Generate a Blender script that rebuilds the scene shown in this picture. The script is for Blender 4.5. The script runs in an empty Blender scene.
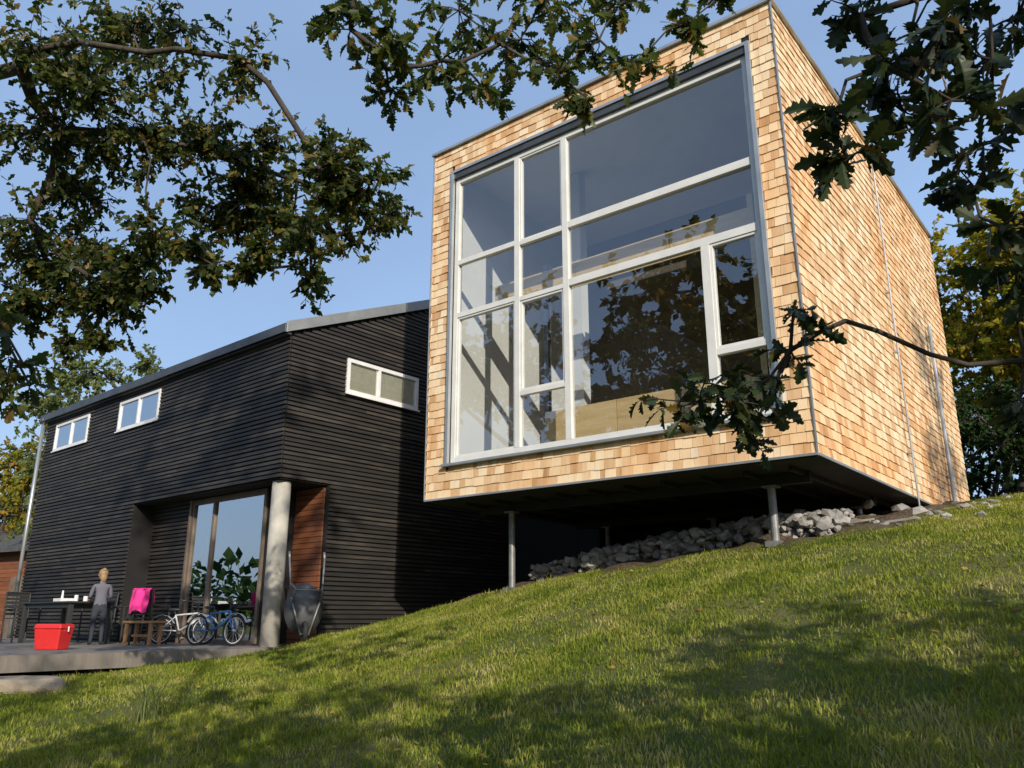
import bpy, bmesh, math, random
import numpy as np
from mathutils import Vector, Matrix, Quaternion
random.seed(7); rng=np.random.default_rng(7)
S=bpy.context.scene
COL=S.collection
S.view_settings.view_transform='Standard'
S.view_settings.look='None'
S.view_settings.exposure=0

# ------------------------------------------------------------------ helpers
def link(o):
    COL.objects.link(o); return o
def empty(name,loc=(0,0,0),rz=0):
    e=bpy.data.objects.new(name,None); e.location=loc; e.rotation_euler=(0,0,rz); e.empty_display_size=.2
    return link(e)
def np_mesh(name,V,F,mats,parent=None,smooth=False,midx=None):
    V=np.asarray(V,dtype=np.float32); F=np.asarray(F,dtype=np.int32)
    me=bpy.data.meshes.new(name)
    me.vertices.add(len(V)); me.vertices.foreach_set("co",V.ravel())
    k=F.shape[1]
    me.loops.add(F.size); me.loops.foreach_set("vertex_index",F.ravel())
    me.polygons.add(len(F)); me.polygons.foreach_set("loop_start",np.arange(0,F.size,k,dtype=np.int32))
    me.polygons.foreach_set("use_smooth",np.full(len(F),bool(smooth)))
    if midx is not None: me.polygons.foreach_set("material_index",np.asarray(midx,dtype=np.int32))
    for m in mats: me.materials.append(m)
    me.update(calc_edges=True)
    o=link(bpy.data.objects.new(name,me))
    if parent: o.parent=parent
    return o
BF=[(0,3,2,1),(4,5,6,7),(0,1,5,4),(1,2,6,5),(2,3,7,6),(3,0,4,7)]
class MB:
    def __init__(s): s.v=[];s.f=[];s.m=[]
    def hexa(s,p,m=0):
        n=len(s.v); s.v+=[tuple(q) for q in p]
        for f in BF: s.f.append(tuple(n+i for i in f)); s.m.append(m)
    def box(s,x0,x1,y0,y1,z0,z1,m=0):
        s.hexa([(x0,y0,z0),(x1,y0,z0),(x1,y1,z0),(x0,y1,z0),(x0,y0,z1),(x1,y0,z1),(x1,y1,z1),(x0,y1,z1)],m)
    def tube(s,a,b,r0,r1=None,m=0,n=8,cap=True):
        if r1 is None: r1=r0
        a=Vector(a);b=Vector(b);d=(b-a)
        if d.length<1e-6: return
        d.normalize(); u=d.orthogonal().normalized(); w=d.cross(u)
        k=len(s.v)
        for i in range(n):
            t=2*math.pi*i/n; q=u*math.cos(t)+w*math.sin(t)
            s.v.append(tuple(a+q*r0)); s.v.append(tuple(b+q*r1))
        for i in range(n):
            j=(i+1)%n
            s.f.append((k+2*i,k+2*j,k+2*j+1,k+2*i+1)); s.m.append(m)
        if cap:
            s.f.append(tuple(k+2*i for i in range(n))[::-1]); s.m.append(m)
            s.f.append(tuple(k+2*i+1 for i in range(n))); s.m.append(m)
    def torus(s,c,ax,R,r,m=0,N=28,n=6):
        c=Vector(c);ax=Vector(ax).normalized();u=ax.orthogonal().normalized();w=ax.cross(u);k=len(s.v)
        for i in range(N):
            t=2*math.pi*i/N; q=u*math.cos(t)+w*math.sin(t)
            for j in range(n):
                p=2*math.pi*j/n
                s.v.append(tuple(c+q*(R+r*math.cos(p))+ax*(r*math.sin(p))))
        for i in range(N):
            for j in range(n):
                a=i*n+j;b=i*n+(j+1)%n;cc=((i+1)%N)*n+(j+1)%n;d=((i+1)%N)*n+j
                s.f.append((k+a,k+b,k+cc,k+d)); s.m.append(m)
    def ell(s,c,r,m=0,n=12,k2=8,rot=None):
        k=len(s.v); R=rot or Matrix.Identity(3)
        for i in range(1,k2):
            t=math.pi*i/k2
            for j in range(n):
                p=2*math.pi*j/n
                q=R@Vector((r[0]*math.sin(t)*math.cos(p),r[1]*math.sin(t)*math.sin(p),r[2]*math.cos(t)))
                s.v.append(tuple(Vector(c)+q))
        s.v.append(tuple(Vector(c)+R@Vector((0,0,r[2])))); s.v.append(tuple(Vector(c)-R@Vector((0,0,r[2]))))
        T=k+(k2-1)*n
        for i in range(k2-2):
            for j in range(n):
                j2=(j+1)%n
                s.f.append((k+i*n+j,k+(i+1)*n+j,k+(i+1)*n+j2,k+i*n+j2)); s.m.append(m)
        for j in range(n):
            j2=(j+1)%n
            s.f.append((T,k+j,k+j2)); s.m.append(m)
            s.f.append((T+1,k+(k2-2)*n+j2,k+(k2-2)*n+j)); s.m.append(m)
    def done(s,name,mats,parent=None,smooth=False,bevel=0,loc=None,rot=None):
        me=bpy.data.meshes.new(name); me.from_pydata(s.v,[],s.f)
        for m in mats: me.materials.append(m)
        me.polygons.foreach_set("material_index",s.m)
        me.polygons.foreach_set("use_smooth",[bool(smooth)]*len(s.f))
        me.update()
        o=link(bpy.data.objects.new(name,me))
        if parent: o.parent=parent
        if loc: o.location=loc
        if rot: o.rotation_euler=rot
        if bevel:
            b=o.modifiers.new("bevel",'BEVEL'); b.width=bevel; b.segments=2; b.limit_method='ANGLE'
        return o

# ------------------------------------------------------------------ materials
def newmat(name):
    m=bpy.data.materials.new(name); m.use_nodes=True
    nt=m.node_tree; nt.nodes.clear(); out=nt.nodes.new("ShaderNodeOutputMaterial")
    return m,nt,out
def N(nt,t,**k):
    n=nt.nodes.new(t)
    for a,b in k.items():
        if a in n.inputs.keys(): n.inputs[a].default_value=b
        else: setattr(n,a,b)
    return n
def ramp(nt,stops):
    r=nt.nodes.new("ShaderNodeValToRGB"); e=r.color_ramp.elements
    while len(e)>1: e.remove(e[-1])
    e[0].position=stops[0][0]; e[0].color=(*stops[0][1],1)
    for p,c in stops[1:]:
        q=e.new(p); q.color=(*c,1)
    return r
def surf(name,stops,rough=.6,scale=3,stretch=(1,1,1),bump=.2,bscale=40,island=0.0,metal=0,spec=.5,detail=6,bdist=.01,big=None):
    """noise + per-piece random drives a colour ramp; big = (scale, tint colour) adds broad patches of another tone"""
    m,nt,out=newmat(name); L=nt.links.new
    p=N(nt,"ShaderNodeBsdfPrincipled",Roughness=rough,Metallic=metal)
    p.inputs["Specular IOR Level"].default_value=spec
    tc=N(nt,"ShaderNodeTexCoord"); mp=N(nt,"ShaderNodeMapping"); mp.inputs["Scale"].default_value=stretch
    L(tc.outputs["Object"],mp.inputs["Vector"])
    no=N(nt,"ShaderNodeTexNoise",Scale=scale,Detail=detail,Roughness=.6); L(mp.outputs[0],no.inputs["Vector"])
    mr=N(nt,"ShaderNodeMapRange"); mr.inputs[1].default_value=.28; mr.inputs[2].default_value=.72
    L(no.outputs[0],mr.inputs[0]); fac=mr.outputs[0]
    if island>0:
        g=N(nt,"ShaderNodeNewGeometry"); mx=N(nt,"ShaderNodeMix"); mx.inputs[0].default_value=island
        L(fac,mx.inputs[2]); L(g.outputs["Random Per Island"],mx.inputs[3]); fac=mx.outputs[0]
    r=ramp(nt,stops); L(fac,r.inputs[0]); colo=r.outputs[0]
    if big:
        n3=N(nt,"ShaderNodeTexNoise",Scale=big[0],Detail=3); L(tc.outputs["Object"],n3.inputs["Vector"])
        m3=N(nt,"ShaderNodeMapRange"); m3.inputs[1].default_value=.45; m3.inputs[2].default_value=.68; m3.inputs[4].default_value=.8; L(n3.outputs[0],m3.inputs[0])
        mm=N(nt,"ShaderNodeMix",data_type='RGBA',blend_type='MULTIPLY'); L(m3.outputs[0],mm.inputs[0]); L(colo,mm.inputs[6]); mm.inputs[7].default_value=(*big[1],1); colo=mm.outputs[2]
    L(colo,p.inputs["Base Color"])
    if bump>0:
        n2=N(nt,"ShaderNodeTexNoise",Scale=bscale,Detail=5); L(mp.outputs[0],n2.inputs["Vector"])
        b=N(nt,"ShaderNodeBump",Strength=bump,Distance=bdist); L(n2.outputs[0],b.inputs["Height"]); L(b.outputs[0],p.inputs["Normal"])
    L(p.outputs[0],out.inputs[0]); return m
def leafmat(name,stops,trans=.45,rough=.45,near=True):
    m,nt,out=newmat(name); L=nt.links.new
    g=N(nt,"ShaderNodeNewGeometry"); r=ramp(nt,stops); L(g.outputs["Random Per Island"],r.inputs[0])
    if near:
        p=N(nt,"ShaderNodeBsdfPrincipled",Roughness=rough); p.inputs["Specular IOR Level"].default_value=.3
    else: p=N(nt,"ShaderNodeBsdfDiffuse")
    L(r.outputs[0],p.inputs[0])
    t=N(nt,"ShaderNodeBsdfTranslucent"); 
    hs=N(nt,"ShaderNodeHueSaturation",Value=1.6,Saturation=1.1); L(r.outputs[0],hs.inputs["Color"]); L(hs.outputs[0],t.inputs[0])
    mx=N(nt,"ShaderNodeMixShader"); mx.inputs[0].default_value=trans
    L(p.outputs[0],mx.inputs[1]); L(t.outputs[0],mx.inputs[2]); L(mx.outputs[0],out.inputs[0]); return m
def glassmat(name,tint=(.8,.86,.86),base=.12,wav=.15):
    m,nt,out=newmat(name); L=nt.links.new
    tr=N(nt,"ShaderNodeBsdfTransparent"); tr.inputs[0].default_value=(*tint,1)
    gl=N(nt,"ShaderNodeBsdfGlossy",Roughness=.005); gl.inputs[0].default_value=(.95,.97,1,1)
    tc=N(nt,"ShaderNodeTexCoord"); no=N(nt,"ShaderNodeTexNoise",Scale=.6,Detail=1); L(tc.outputs["Object"],no.inputs["Vector"])
    b=N(nt,"ShaderNodeBump",Strength=wav,Distance=.01); L(no.outputs[0],b.inputs["Height"]); L(b.outputs[0],gl.inputs["Normal"])
    fr=N(nt,"ShaderNodeLayerWeight",Blend=.5); pw=N(nt,"ShaderNodeMath",operation='POWER'); pw.inputs[1].default_value=4.0; L(fr.outputs["Facing"],pw.inputs[0])
    mr=N(nt,"ShaderNodeMapRange"); mr.inputs[3].default_value=base; mr.inputs[4].default_value=1
    L(pw.outputs[0],mr.inputs[0])
    mx=N(nt,"ShaderNodeMixShader"); L(mr.outputs[0],mx.inputs[0]); L(tr.outputs[0],mx.inputs[1]); L(gl.outputs[0],mx.inputs[2])
    L(mx.outputs[0],out.inputs[0]); return m

M={}
M['shingle']=surf("larch_shingles",[(0,(.34,.17,.07)),(.22,(.56,.34,.17)),(.5,(.70,.50,.30)),(.8,(.80,.64,.43)),(1,(.60,.54,.45))],rough=.7,scale=1.3,stretch=(6,6,.8),bump=.2,bscale=30,island=.68,big=(.55,(1.0,.76,.52)))
M['black']=surf("black_stained_battens",[(0,(.012,.011,.011)),(.55,(.030,.026,.024)),(1,(.085,.070,.058))],rough=.6,scale=1.5,stretch=(1,1,6),bump=.3,bscale=60,island=.45)
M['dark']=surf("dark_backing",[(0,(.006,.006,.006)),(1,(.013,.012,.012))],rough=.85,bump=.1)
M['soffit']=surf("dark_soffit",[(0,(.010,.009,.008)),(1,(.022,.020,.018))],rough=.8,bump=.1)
M['frame']=surf("painted_window_frame",[(0,(.56,.56,.54)),(1,(.66,.66,.64))],rough=.45,scale=4,bump=.05)
M['dframe']=surf("dark_window_frame",[(0,(.12,.09,.07)),(1,(.2,.15,.11))],rough=.5,scale=4,bump=.05)
M['zinc']=surf("zinc_flashing",[(0,(.30,.32,.33)),(1,(.48,.50,.52))],rough=.38,scale=2,metal=.6,bump=.05)
M['dmetal']=surf("dark_metal",[(0,(.05,.055,.06)),(1,(.10,.105,.11))],rough=.45,scale=3,metal=.5,bump=.05)
M['steel']=surf("galvanised_steel",[(0,(.16,.16,.16)),(1,(.3,.3,.3))],rough=.5,metal=.5,scale=8,bump=.05)
M['ply']=surf("plywood",[(0,(.48,.32,.14)),(.5,(.62,.45,.23)),(1,(.70,.54,.31))],rough=.6,scale=2,stretch=(1,1,7),bump=.05,island=.25)
M['white']=surf("interior_plaster",[(0,(.60,.60,.58)),(1,(.72,.72,.70))],rough=.8,scale=1,bump=.05)
M['inner']=surf("interior_fibreboard",[(0,(.10,.085,.065)),(1,(.17,.145,.11))],rough=.85,scale=1.5,bump=.05)
M['cedar']=surf("orange_cladding",[(0,(.13,.045,.02)),(1,(.28,.10,.045))],rough=.6,scale=2,stretch=(1,1,6),bump=.2,island=.5)
M['conc']=surf("concrete",[(0,(.26,.25,.22)),(.5,(.38,.36,.32)),(1,(.48,.46,.41))],rough=.85,scale=3,bump=.3,bscale=25)
M['deck']=surf("weathered_deck",[(0,(.10,.09,.08)),(1,(.24,.21,.18))],rough=.8,scale=2,stretch=(1,8,1),bump=.3,island=.5)
M['roof']=surf("roof_felt",[(0,(.04,.04,.045)),(1,(.09,.09,.095))],rough=.8,scale=5)
M['stone']=surf("rubble_stone",[(0,(.11,.105,.10)),(.5,(.24,.23,.22)),(1,(.42,.40,.38))],rough=.9,scale=5,island=.6,bump=.5,bscale=18,bdist=.02)
M['sand']=surf("brown_boulder",[(0,(.13,.10,.075)),(.5,(.24,.20,.15)),(1,(.34,.29,.22))],rough=.9,scale=3,bump=.6,bscale=12,bdist=.03)
M['bark']=surf("bark",[(0,(.018,.014,.011)),(.6,(.05,.04,.03)),(1,(.09,.075,.055))],rough=.9,scale=8,stretch=(1,1,.3),bump=.8,bscale=22,bdist=.02)
M['glass']=glassmat("window_glass",(.93,.95,.95),.19)
M['glass2']=glassmat("sliding_door_glass",(.6,.65,.65),.5)
def plain(n,c,r=.5,metal=0): 
    return surf(n,[(0,tuple(x*.85 for x in c)),(1,c)],rough=r,metal=metal,scale=6,bump=.03)
M['red']=plain("red_plastic",(.62,.03,.03),.35); M['pink']=plain("pink_cloth",(.85,.04,.28),.9)
M['rubber']=plain("tyre_rubber",(.02,.02,.02),.8); M['blue']=plain("blue_paint",(.05,.22,.55),.3)
M['wht']=plain("white_paint",(.75,.75,.76),.35); M['grey']=plain("grey_steel_tray",(.09,.095,.10),.5,.3)
M['wood']=plain("wood_furniture",(.36,.20,.09),.6); M['drk']=plain("dark_furniture",(.03,.03,.03),.5)
M['blind']=plain("cream_blind",(.56,.52,.41),.8)
M['skin']=plain("skin",(.58,.34,.25),.5); M['hair']=plain("blond_hair",(.30,.19,.09),.6)
M['shirt']=plain("grey_shirt",(.13,.13,.16),.9); M['trous']=plain("dark_trousers",(.03,.035,.05),.9)
OAK=[(0,(.018,.032,.010)),(.4,(.040,.060,.014)),(.72,(.075,.095,.022)),(.88,(.15,.14,.03)),(1,(.24,.14,.04))]
M['oakleaf']=leafmat("oak_leaves",OAK,.45)
M['oakdark']=leafmat("oak_leaves_dark",[(0,(.014,.026,.010)),(.6,(.028,.045,.014)),(.92,(.05,.06,.016)),(1,(.14,.08,.02))],.2)
M['yelleaf']=leafmat("autumn_leaves",[(0,(.10,.12,.02)),(.4,(.20,.20,.03)),(.8,(.36,.28,.04)),(1,(.38,.20,.04))],.5,near=False)
M['paleleaf']=leafmat("pale_green_leaves",[(0,(.09,.12,.04)),(.6,(.16,.19,.07)),(1,(.26,.26,.10))],.45,near=False)
M['ashleaf']=leafmat("ash_leaves",[(0,(.03,.05,.012)),(.5,(.08,.09,.02)),(.8,(.18,.13,.03)),(1,(.30,.18,.04))],.4,near=False)
M['conleaf']=leafmat("dark_evergreen_leaves",[(0,(.014,.032,.012)),(1,(.04,.07,.02))],.15,near=False)
M['fallen']=leafmat("fallen_leaf",[(0,(.12,.06,.02)),(.5,(.28,.17,.05)),(1,(.40,.30,.08))],.2,near=False)

# ------------------------------------------------------------------ terrain
CP=np.array([(0,0,-1.55),(-7.83,9.85,.42),(-3.76,9.9,.87),(-2.86,15.3,1.80),(-1.9,17.6,2.15),(-1.3,11.7,1.32),
(-11.3,4,-.76),(-11.3,6,-.64),(-11.0,8,-.46),(-11.3,11,.02),(-6.5,2,-1.25),(-14,7,-.7),(-18,0,-.95),(-25,8,-.7),(-20,14,-.5),
(10,0,-.4),(10,12,2.7),(0,25,2.9),(6,20,3.1),(-10,16,.9),(-14,18,.3),(-12,-10,-2),(8,-12,-1.8),(-4,5,-.55),(-7,5.5,-.62)])
def tps(r2): return np.where(r2>1e-9,.5*r2*np.log(r2+1e-12),0)
_n=len(CP); _K=tps(((CP[:,None,:2]-CP[None,:,:2])**2).sum(-1))+np.eye(_n)*.6
_P=np.c_[np.ones(_n),CP[:,:2]]; _A=np.block([[_K,_P],[_P.T,np.zeros((3,3))]])
_W=np.linalg.solve(_A,np.r_[CP[:,2],0,0,0])
def sm(a,b,x):
    t=np.clip((x-a)/(b-a),0,1); return t*t*(3-2*t)
def gz(x,y,bump=True):
    x=np.asarray(x,float);y=np.asarray(y,float)
    xc=np.clip(x,-26,14); yc=np.clip(y,-14,27)
    z=_W[_n]+_W[_n+1]*xc+_W[_n+2]*yc
    for i in range(_n):
        z=z+_W[i]*tps((xc-CP[i,0])**2+(yc-CP[i,1])**2)
    r=np.hypot(x+4,y-8); w=sm(28,70,r); z=z*(1-w)+(-.8)*w
    if bump:
        z=z+(1-w)*(.028*np.sin(2.1*x+.7*y)*np.cos(1.7*y-.9*x)+.018*np.sin(5.3*x+1.1)*np.sin(4.7*y)+.009*np.sin(11*x+3*y)*np.sin(9*y-2*x))
    return z
def gzs(x,y): return float(gz(np.array([x]),np.array([y]))[0])
def dirt(x,y):
    ax=sm(-9.9,-9.2,x)*(1-sm(-2.9,-2.0,x)); ay=sm(9.75,10.35,y+.25*np.sin(3*x)+.12*np.sin(7*x+1))*(1-sm(18,19,y))
    return ax*ay
n=420
u=np.linspace(-1,1,n); k=5.2
gx=np.sinh(u*k)/np.sinh(k)*420-5; gy=np.sinh(u*k)/np.sinh(k)*420+8
X,Y=np.meshgrid(gx,gy); Z=gz(X,Y)
Z=Z+dirt(X,Y)*(.05*np.sin(6*X)*np.sin(5*Y)+.04)
V=np.c_[X.ravel(),Y.ravel(),Z.ravel()]
idx=np.arange(n*n).reshape(n,n)
F=np.c_[idx[:-1,:-1].ravel(),idx[:-1,1:].ravel(),idx[1:,1:].ravel(),idx[1:,:-1].ravel()]
m,nt,out=newmat("lawn_ground"); L=nt.links.new
p=N(nt,"ShaderNodeBsdfPrincipled",Roughness=.95); p.inputs["Specular IOR Level"].default_value=.1
tc=N(nt,"ShaderNodeTexCoord")
n1=N(nt,"ShaderNodeTexNoise",Scale=.9,Detail=6); n2=N(nt,"ShaderNodeTexNoise",Scale=26,Detail=6)
L(tc.outputs["Object"],n1.inputs["Vector"]); L(tc.outputs["Object"],n2.inputs["Vector"])
r1=ramp(nt,[(.3,(.05,.07,.016)),(.5,(.09,.10,.03)),(.7,(.14,.12,.05))]); L(n1.outputs[0],r1.inputs[0])
r2=ramp(nt,[(.3,(.045,.032,.02)),(.55,(.11,.08,.055)),(.75,(.2,.16,.12))]); L(n2.outputs[0],r2.inputs[0])
at=N(nt,"ShaderNodeAttribute",attribute_name="dirt")
mx=N(nt,"ShaderNodeMix",data_type='RGBA'); L(at.outputs["Fac"],mx.inputs[0]); L(r1.outputs[0],mx.inputs[6]); L(r2.outputs[0],mx.inputs[7])
L(mx.outputs[2],p.inputs["Base Color"])
b=N(nt,"ShaderNodeBump",Strength=.6,Distance=.03); L(n2.outputs[0],b.inputs["Height"]); L(b.outputs[0],p.inputs["Normal"])
L(p.outputs[0],out.inputs[0]); M['ground']=m
g=np_mesh("ground",V,F,[m],smooth=True)
a=g.data.attributes.new("dirt",'FLOAT','POINT'); a.data.foreach_set("value",dirt(X,Y).ravel().astype(np.float32))

# grass blades ------------------------------------------------------
NB=420000
r=2.2+(rng.random(NB)**.75)*16.5
az=np.radians(rng.uniform(-6,82,NB))
x=-np.sin(az)*r; y=np.cos(az)*r
pat=.5+.5*np.sin(1.3*x+2*np.sin(.8*y))*np.sin(1.1*y+1.7*np.sin(.9*x+1))
pat2=.5+.5*np.sin(4.3*x+2*np.sin(2.8*y))*np.sin(3.7*y+1.7*np.sin(3.1*x+1))
keep=(dirt(x,y)<rng.random(NB)*.6)&~((x<-11.25)&(y>2.4)&(y<9.3))&~((x<-11.3)&(y>8))&(rng.random(NB)<.3+.7*np.clip(pat+pat2*.5,0,1))
x=x[keep];y=y[keep];pat=pat[keep];pat2=pat2[keep]
nb=len(x); z=gz(x,y)
h=(.020+.03*rng.random(nb))*(.55+.5*pat+.5*pat2); th=rng.uniform(0,2*np.pi,nb); ln=rng.uniform(.2,1.2,nb)*h
tall=rng.random(nb)<.015; h=np.where(tall,h*2.1,h)
w=.0022+.0022*rng.random(nb)+.0002*np.hypot(x,y)
dx=np.cos(th)*w; dy=np.sin(th)*w; ph=th+np.pi/2+rng.normal(0,.5,nb)
V=np.empty((nb,5,3)); 
V[:,0]=np.c_[x-dx,y-dy,z-.01]; V[:,1]=np.c_[x+dx,y+dy,z-.01]
mxx=x+np.cos(ph)*ln*.35; myy=y+np.sin(ph)*ln*.35
V[:,2]=np.c_[mxx+dx*.8,myy+dy*.8,z+h*.6]; V[:,3]=np.c_[mxx-dx*.8,myy-dy*.8,z+h*.6]
V[:,4]=np.c_[x+np.cos(ph)*ln,y+np.sin(ph)*ln,z+h]
base=(np.arange(nb)*5)[:,None]
F=np.concatenate([base+np.array([[0,1,2]]),base+np.array([[0,2,3]]),base+np.array([[3,2,4]])],1).reshape(-1,3)
m,nt,out=newmat("grass_blades"); L=nt.links.new
ge=N(nt,"ShaderNodeNewGeometry"); tc=N(nt,"ShaderNodeTexCoord"); no=N(nt,"ShaderNodeTexNoise",Scale=1.4,Detail=6,Roughness=.7); L(tc.outputs["Object"],no.inputs["Vector"])
mr=N(nt,"ShaderNodeMapRange"); mr.inputs[1].default_value=.34; mr.inputs[2].default_value=.66; L(no.outputs[0],mr.inputs[0])
mx=N(nt,"ShaderNodeMix"); mx.inputs[0].default_value=.38; L(mr.outputs[0],mx.inputs[2]); L(ge.outputs["Random Per Island"],mx.inputs[3])
r=ramp(nt,[(.08,(.085,.13,.020)),(.4,(.20,.245,.032)),(.65,(.33,.34,.065)),(.9,(.50,.43,.19))]); L(mx.outputs[0],r.inputs[0])
p=N(nt,"ShaderNodeBsdfDiffuse"); L(r.outputs[0],p.inputs[0])
t=N(nt,"ShaderNodeBsdfTranslucent"); L(r.outputs[0],t.inputs[0]); ms=N(nt,"ShaderNodeMixShader"); ms.inputs[0].default_value=.4
L(p.outputs[0],ms.inputs[1]); L(t.outputs[0],ms.inputs[2]); L(ms.outputs[0],out.inputs[0])
np_mesh("grass",V.reshape(-1,3),F,[m])

# ------------------------------------------------------------------ leaves
def leaf_oak():
    prof=[(0,.012),(.10,.05),(.17,.13),(.24,.07),(.33,.22),(.42,.11),(.54,.29),(.63,.14),(.75,.25),(.83,.12),(.93,.12),(1,0)]
    v=[];f=[]
    for i,(s_,w_) in enumerate(prof): 
        fold=.25*w_; bend=-.18*s_*s_
        sw=s_+ (.05 if i in (2,4,6,8) else 0)
        v+=[(s_,0,bend),(sw,w_,bend+fold),(sw,-w_,bend+fold)]
    for i in range(len(prof)-1):
        a=3*i;b=a+3
        f+=[(a,b,b+1),(a,b+1,a+1),(a,a+2,b+2),(a,b+2,b)]
    v+=[(-.15,.008,.02),(-.15,-.008,.02)]; k=len(v)-2
    f+=[(k,k+1,0)]
    return np.array(v,float),np.array(f)
def leaf_low():
    v=[(0,0,0),(.3,.2,.05),(.3,-.2,.05),(.45,.12,.0),(.45,-.12,0),(.65,.27,.0),(.65,-.27,0),(1,0,-.15)]
    f=[(0,2,4),(0,4,3),(0,3,1),(3,4,6),(3,6,5),(5,6,7)]
    return np.array(v,float),np.array(f)
def leaf_quad():
    v=[(0,0,0),(.5,.36,.06),(.5,-.36,.06),(1,0,-.1)]; return np.array(v,float),np.array([(0,2,1),(1,2,3)])
LO,LL,LQ=leaf_oak(),leaf_low(),leaf_quad()
def norm(a): return a/np.maximum(np.linalg.norm(a,axis=-1,keepdims=True),1e-9)
def leaves(name,P,D,size,tmpl,mat,parent,up=.7):
    P=np.asarray(P);D=norm(np.asarray(D)); n=len(P)
    nn=rng.normal(0,1,(n,3))*.7+np.array([0,0,up]); nn=norm(nn-(nn*D).sum(1,keepdims=True)*D)
    bb=np.cross(nn,D); tv,tf=tmpl; sz=np.asarray(size).reshape(-1,1,1)*np.ones((n,1,1))
    wv=rng.uniform(.75,1.2,(n,1,1)); cv=rng.uniform(-.8,2.6,(n,1,1))
    V=(D[:,None]*tv[None,:,0:1]+bb[:,None]*tv[None,:,1:2]*wv+nn[:,None]*tv[None,:,2:3]*cv)*sz+P[:,None]
    F=(np.arange(n)*len(tv))[:,None,None]+tf[None]
    return np_mesh(name,V.reshape(-1,3),F.reshape(-1,3),[mat],parent)
class Tree:
    def __init__(s,base,seed=0):
        s.p=[Vector(base)]; s.par=[-1]; s.r=random.Random(seed); s.tw=[]; s.LP=[];s.LD=[];s.LS=[]
    def path(s,i,pts,jit=0.0):
        for q in pts:
            s.p.append(Vector(q)); s.par.append(i); i=len(s.p)-1
        return i
    def grow(s,c,seg=.5,jit=.12,minidx=1,sag=.0):
        c=Vector(c); best=min(range(minidx,len(s.p)),key=lambda k:(s.p[k]-c).length+.12*(s.p[k]-s.p[minidx]).length)
        a=s.p[best].copy(); d=c-a; n=max(2,int(d.length/seg)); i=best
        for k in range(1,n+1):
            t=k/n; q=a+d*t
            if k<n: q+=Vector((s.r.gauss(0,1),s.r.gauss(0,1),s.r.gauss(0,1)+.5))*jit*seg
            s.p.append(q); s.par.append(i); i=len(s.p)-1
        return i
    def spray(s,i,R,nt,nl,size,droop=.3,flat=.8):
        c=s.p[i]
        for _ in range(nt):
            d=Vector((s.r.gauss(0,1),s.r.gauss(0,1),s.r.gauss(0,1)*flat)).normalized()
            Lh=R*s.r.uniform(.35,1.35); pi=c; dd=d.copy(); ns=4; pts=[c.copy()]
            for k in range(ns):
                dd=(dd+Vector((s.r.gauss(0,.25),s.r.gauss(0,.25),s.r.gauss(0,.2)-.06))).normalized(); pts.append(pts[-1]+dd*Lh/ns)
            s.tw.append(pts)
            for k in range(nl):
                t=s.r.uniform(.1,1)**.7*ns; a=min(int(t),ns-1); q=pts[a].lerp(pts[a+1],t-a)
                ld=dd*.6+Vector((s.r.gauss(0,.6),s.r.gauss(0,.6),s.r.gauss(0,.5)-droop))
                s.LP.append(tuple(q)); s.LD.append(tuple(ld)); s.LS.append(size*s.r.uniform(.55,1.15))
    def build(s,name,lt,lmat,tipr=.006,maxr=.3,pw=.5,up=.7,twr=.0025,sides=7,extra=None):
        E=empty(name,tuple(s.p[0]))
        n=len(s.p); w=[0.0]*n; ch=[0]*n
        for i in range(1,n): ch[s.par[i]]+=1
        for i in range(n-1,-1,-1):
            if ch[i]==0: w[i]=1
            if s.par[i]>=0: w[s.par[i]]+=w[i]
        rad=[min(maxr,tipr*(x**pw)) for x in w]; rad[0]*=1.35
        mb=MB(); o=s.p[0]
        for i in range(1,n):
            j=s.par[i]; mb.tube(s.p[j]-o,s.p[i]-o,min(rad[j],rad[i]*1.6) if j else rad[j],rad[i],n=sides,cap=False)
            mb.ell(s.p[i]-o,(rad[i],)*3,n=6,k2=4)
        for pts in s.tw:
            for k in range(len(pts)-1):
                mb.tube(pts[k]-o,pts[k+1]-o,twr*(1.6-.3*k),twr*(1.3-.3*k),n=3,cap=False)
        mb.done("trunk_and_branches",[M['bark']],E,smooth=True)
        if s.LP: leaves("leaves",np.array(s.LP)-np.array(o),s.LD,s.LS,lt,lmat,E,up)
        return E
def crown(T,n,c,rad,R,nt,nl,size,minidx=1,seg=.7,shell=.55,**k):
    for _ in range(n):
        while 1:
            v=Vector((T.r.uniform(-1,1),T.r.uniform(-1,1),T.r.uniform(-1,1)))
            if shell<v.length<1: break
        q=Vector((c[0]+v.x*rad[0],c[1]+v.y*rad[1],c[2]+v.z*rad[2]))
        i=T.grow(q,seg=seg,minidx=minidx); T.spray(i,R*T.r.uniform(.7,1.25),nt,nl,size,**k)

# --- left oak: trunk stands left of the view, crown reaches over the terrace
LC=[(-6.18,1.85,4.19,.54),(-6.93,2.61,5.13,.65),(-6.21,2.99,5.12,.54),(-5.1,2.96,4.26,.36),(-6.74,2.34,3.97,.59),(-6.13,2.73,3.92,.5),(-6.08,3.24,3.97,.48),(-5.89,3.73,3.93,.5),(-4.54,3.38,3.3,.34),(-4.18,3.57,3.13,.3),(-5.1,4.61,3.57,.26),(-6.95,2.31,3.19,.42),(-7.1,2.81,3.64,.5),(-5.47,2.6,2.82,.29),(-6.55,2.86,2.64,.38),(-7.37,2.77,2.92,.36),(-5.99,2.83,2.53,.24),(-6.43,3.81,3.58,.42),(-5.93,4.13,3.5,.37),(-4.65,3.45,2.46,.22),(-4.99,3.16,2.49,.15),(-7.35,2.49,2.54,.26),(-5.62,4.47,3.48,.28),(-6.56,2.83,2.2,.2)]
T1=Tree((-8.2,-1.6,gzs(-8.2,-1.6)-.2),3)
T1.path(0,[(-8.15,-1.5,0.2),(-8.0,-1.35,1.6),(-8.05,-1.1,2.7)])
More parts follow.
